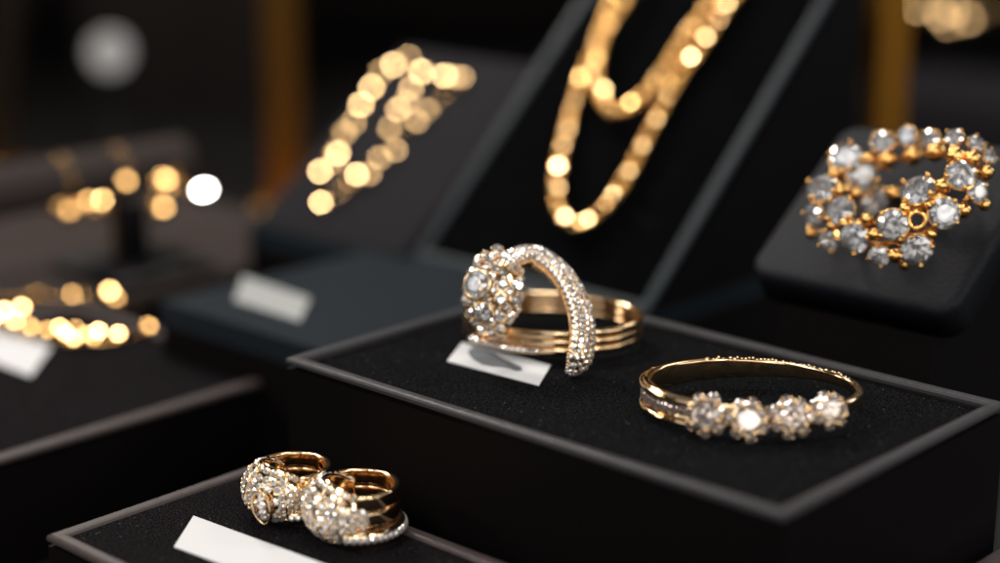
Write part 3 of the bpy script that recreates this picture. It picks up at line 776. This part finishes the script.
for label, lst in (('gold bead bracelet hung over the taupe bar left of the dark post', ((67, 214, .15, 1, .01), (58, 207, .14, 1, .02), (50, 204, .13, 1, .02), (41, 200, .12, 1, .03), (102, 206, .15, 0, .035), (95, 210, .14, 1, .01), (86, 204, .12, 1, .025), (76, 209, .12, 1, .02))),
                   ('gold bead bracelet hung over the taupe bar right of the dark post', ((162, 184, .17, 1, .015), (163, 192, .15, 1, .03), (160, 211, .15, 1, .01), (158, 201, .12, 1, .03), (124, 184, .12, 1, .035)))):
    ptsw = [at_dist(x, y, 29.7) for x, y, *_ in lst]; c0 = sum(ptsw, V((0, 0, 0))) / len(ptsw)
    rr = tb.matrix_basis.inverted() @ c0
    ringp = [tb.matrix_basis @ V((.44 * math.cos(a), rr.y, hz + .44 * math.sin(a))) for a in [TAU * k / 24 for k in range(25)]]
    bead_chain('bead_bracelet', label, Matrix.Translation(c0), [(at_dist(x, y, 29.7), r * .95, l, j) for x, y, r, l, j in lst], ringp, me=BEADD)
# grey pad behind the left tray
p = at_z(60, 262, -1.6)
t = thing('display_pad', 'taupe grey display pad lying behind the left tray below the bracelet bar', 'display pad', frame(V((p.x, p.y, -ZUP)), U, W, Z))
MB().add(*slab(-4, 2.6, -2.2, 5, 0, 1.1, .2, .05)).build('base_block', M['wall'], t)
MB().add(*slab(-3.9, 2.5, -2.1, 4.9, 1.104, 1.4, .3, .1)).build('suede_top', M['greyroll'], t)

# ------------------------------------------------------------------ far background
def post_thing(label, px, dist, w, d, m='brass', lean=0, py=100, turn=0):
    p = at_dist(px, py, dist)
    t_ = thing('brass_post', label, 'post', frame(V((p.x, p.y, -ZUP)), V((1, 0, 0)), V((0, 1, 0)), Z) @ Matrix.Rotation(R(lean), 4, 'Y') @ Matrix.Rotation(R(turn), 4, 'Z'), 'brass posts behind the displays')
    MB().add(*slab(-w / 2, w / 2, -d / 2, d / 2, .2, 40, .08, .05)).build('shaft', M[m], t_)
    MB().add(*slab(-w / 2 - .3, w / 2 + .3, -d / 2 - .3, d / 2 + .3, 0, .196, .1, .05)).build('foot', M['brass'], t_)
post_thing('blurred brown brass post behind the grey bracelet wedge', 284, 40, .8, .6)
post_thing('brass post with one bright edge behind the sloping leather pad', 884, 30, .6, .6, m='brass_satin', turn=14)
post_thing('dim leaning bronze post at the upper left corner', -12, 46, .7, .6, m='bronze', lean=8, py=50)
wd = at_dist(110, 52, 48)
t = thing('round_sign', 'round white blurred disc on a thin black stand far behind the left tray', 'display disc', frame(V((wd.x, wd.y, -ZUP)), V((1, 0, 0)), V((0, 1, 0)), Z))
MB().add(*sweep([V((0, y, wd.z + ZUP)) for y in (-.1, .1)], lambda i, n: circ(.52, 32), up=Z), smooth=False).build('disc', M['paper'], t)
MB().add(*sweep([V((0, .16, .15)), V((0, .16, wd.z + ZUP))], lambda i, n: circ(.05, 8))).build('stem', M['black'], t)
MB().add(*slab(-.6, .6, -.4, .7, 0, .15, .1, .03)).build('foot', M['black'], t)
# far grey block with another bracelet, upper right
p = at_dist(960, 85, 44)
t = thing('display_block', 'dark grey display block at the upper right behind the brass post', 'display block', frame(V((p.x, p.y, -ZUP)), U, W, Z))
MB().add(*slab(-2.5, 3, -1.8, 3, 0, p.z + ZUP, .2, .1)).build('block', M['ramp'], t)
far = [(918, 10, 1, .09), (940, 17, 1, .05), (952, 14, 1, .09), (968, 22, 1, .09), (930, 5, 1, .09), (985, 12, 1, .1), (948, 26, 1, .09)]
bead_chain('bead_bracelet', 'far gold bead bracelet dissolving into tan blur at the top right', Matrix.Translation(at_dist(948, 14, 43)), [(at_dist(x, y, 43), .13, 1, .02 if j < .06 else .05) for x, y, l, j in far], [at_dist(x, y, 43) for x, y in ((910, 8), (930, 16), (952, 22), (975, 20), (990, 8), (960, 0), (930, 0), (910, 8))])
# a dark panel that closes the view at the upper left
p = at_dist(190, 90, 58)
t = thing('wall_panel', 'brown black panel standing behind the brass posts at the upper left', 'panel', frame(V((p.x, p.y, -ZUP)), V((1, 0, 0)), V((0, 1, 0)), Z))
MB().add(*slab(-3.4, 3.4, -.4, .4, 0, 30, .1, .05)).build('board', M['greyroll'], t)

# ------------------------------------------------------------------ world, camera, render settings
w = bpy.data.worlds.new('World'); sc.world = w; w.use_nodes = True
w.node_tree.nodes['Background'].inputs['Color'].default_value = (.9, .75, .6, 1)
w.node_tree.nodes['Background'].inputs['Strength'].default_value = .014
cd = bpy.data.cameras.new('camera'); cam = bpy.data.objects.new('camera', cd); col.objects.link(cam); sc.camera = cam
cam.location = CAM; cam.rotation_euler = (math.pi / 2 - PITCH, 0, 0)
cd.sensor_width = 36; cd.lens = F / 1000 * 36; cd.clip_start = .001; cd.clip_end = 50
cd.dof.use_dof = True; cd.dof.focus_distance = 18.65 * S
APERTURE = .75                                    # cm
cd.dof.aperture_fstop = cd.lens / 10 / APERTURE
cd.dof.aperture_blades = 0

for me in bpy.data.meshes: me.transform(Matrix.Scale(S, 4))
for o in sc.objects:
    o.location = o.location * S
    if o.parent is None: o.location.z += ZUP * S
sc.view_settings.view_transform = 'Standard'; sc.view_settings.look = 'None'
sc.view_settings.exposure = 0; sc.view_settings.gamma = 1
cy = sc.cycles
cy.use_adaptive_sampling = False; cy.use_denoising = True
cy.caustics_reflective = False; cy.caustics_refractive = False
cy.max_bounces = 10; cy.glossy_bounces = 5; cy.transmission_bounces = 9; cy.diffuse_bounces = 3
cy.sample_clamp_indirect = 8
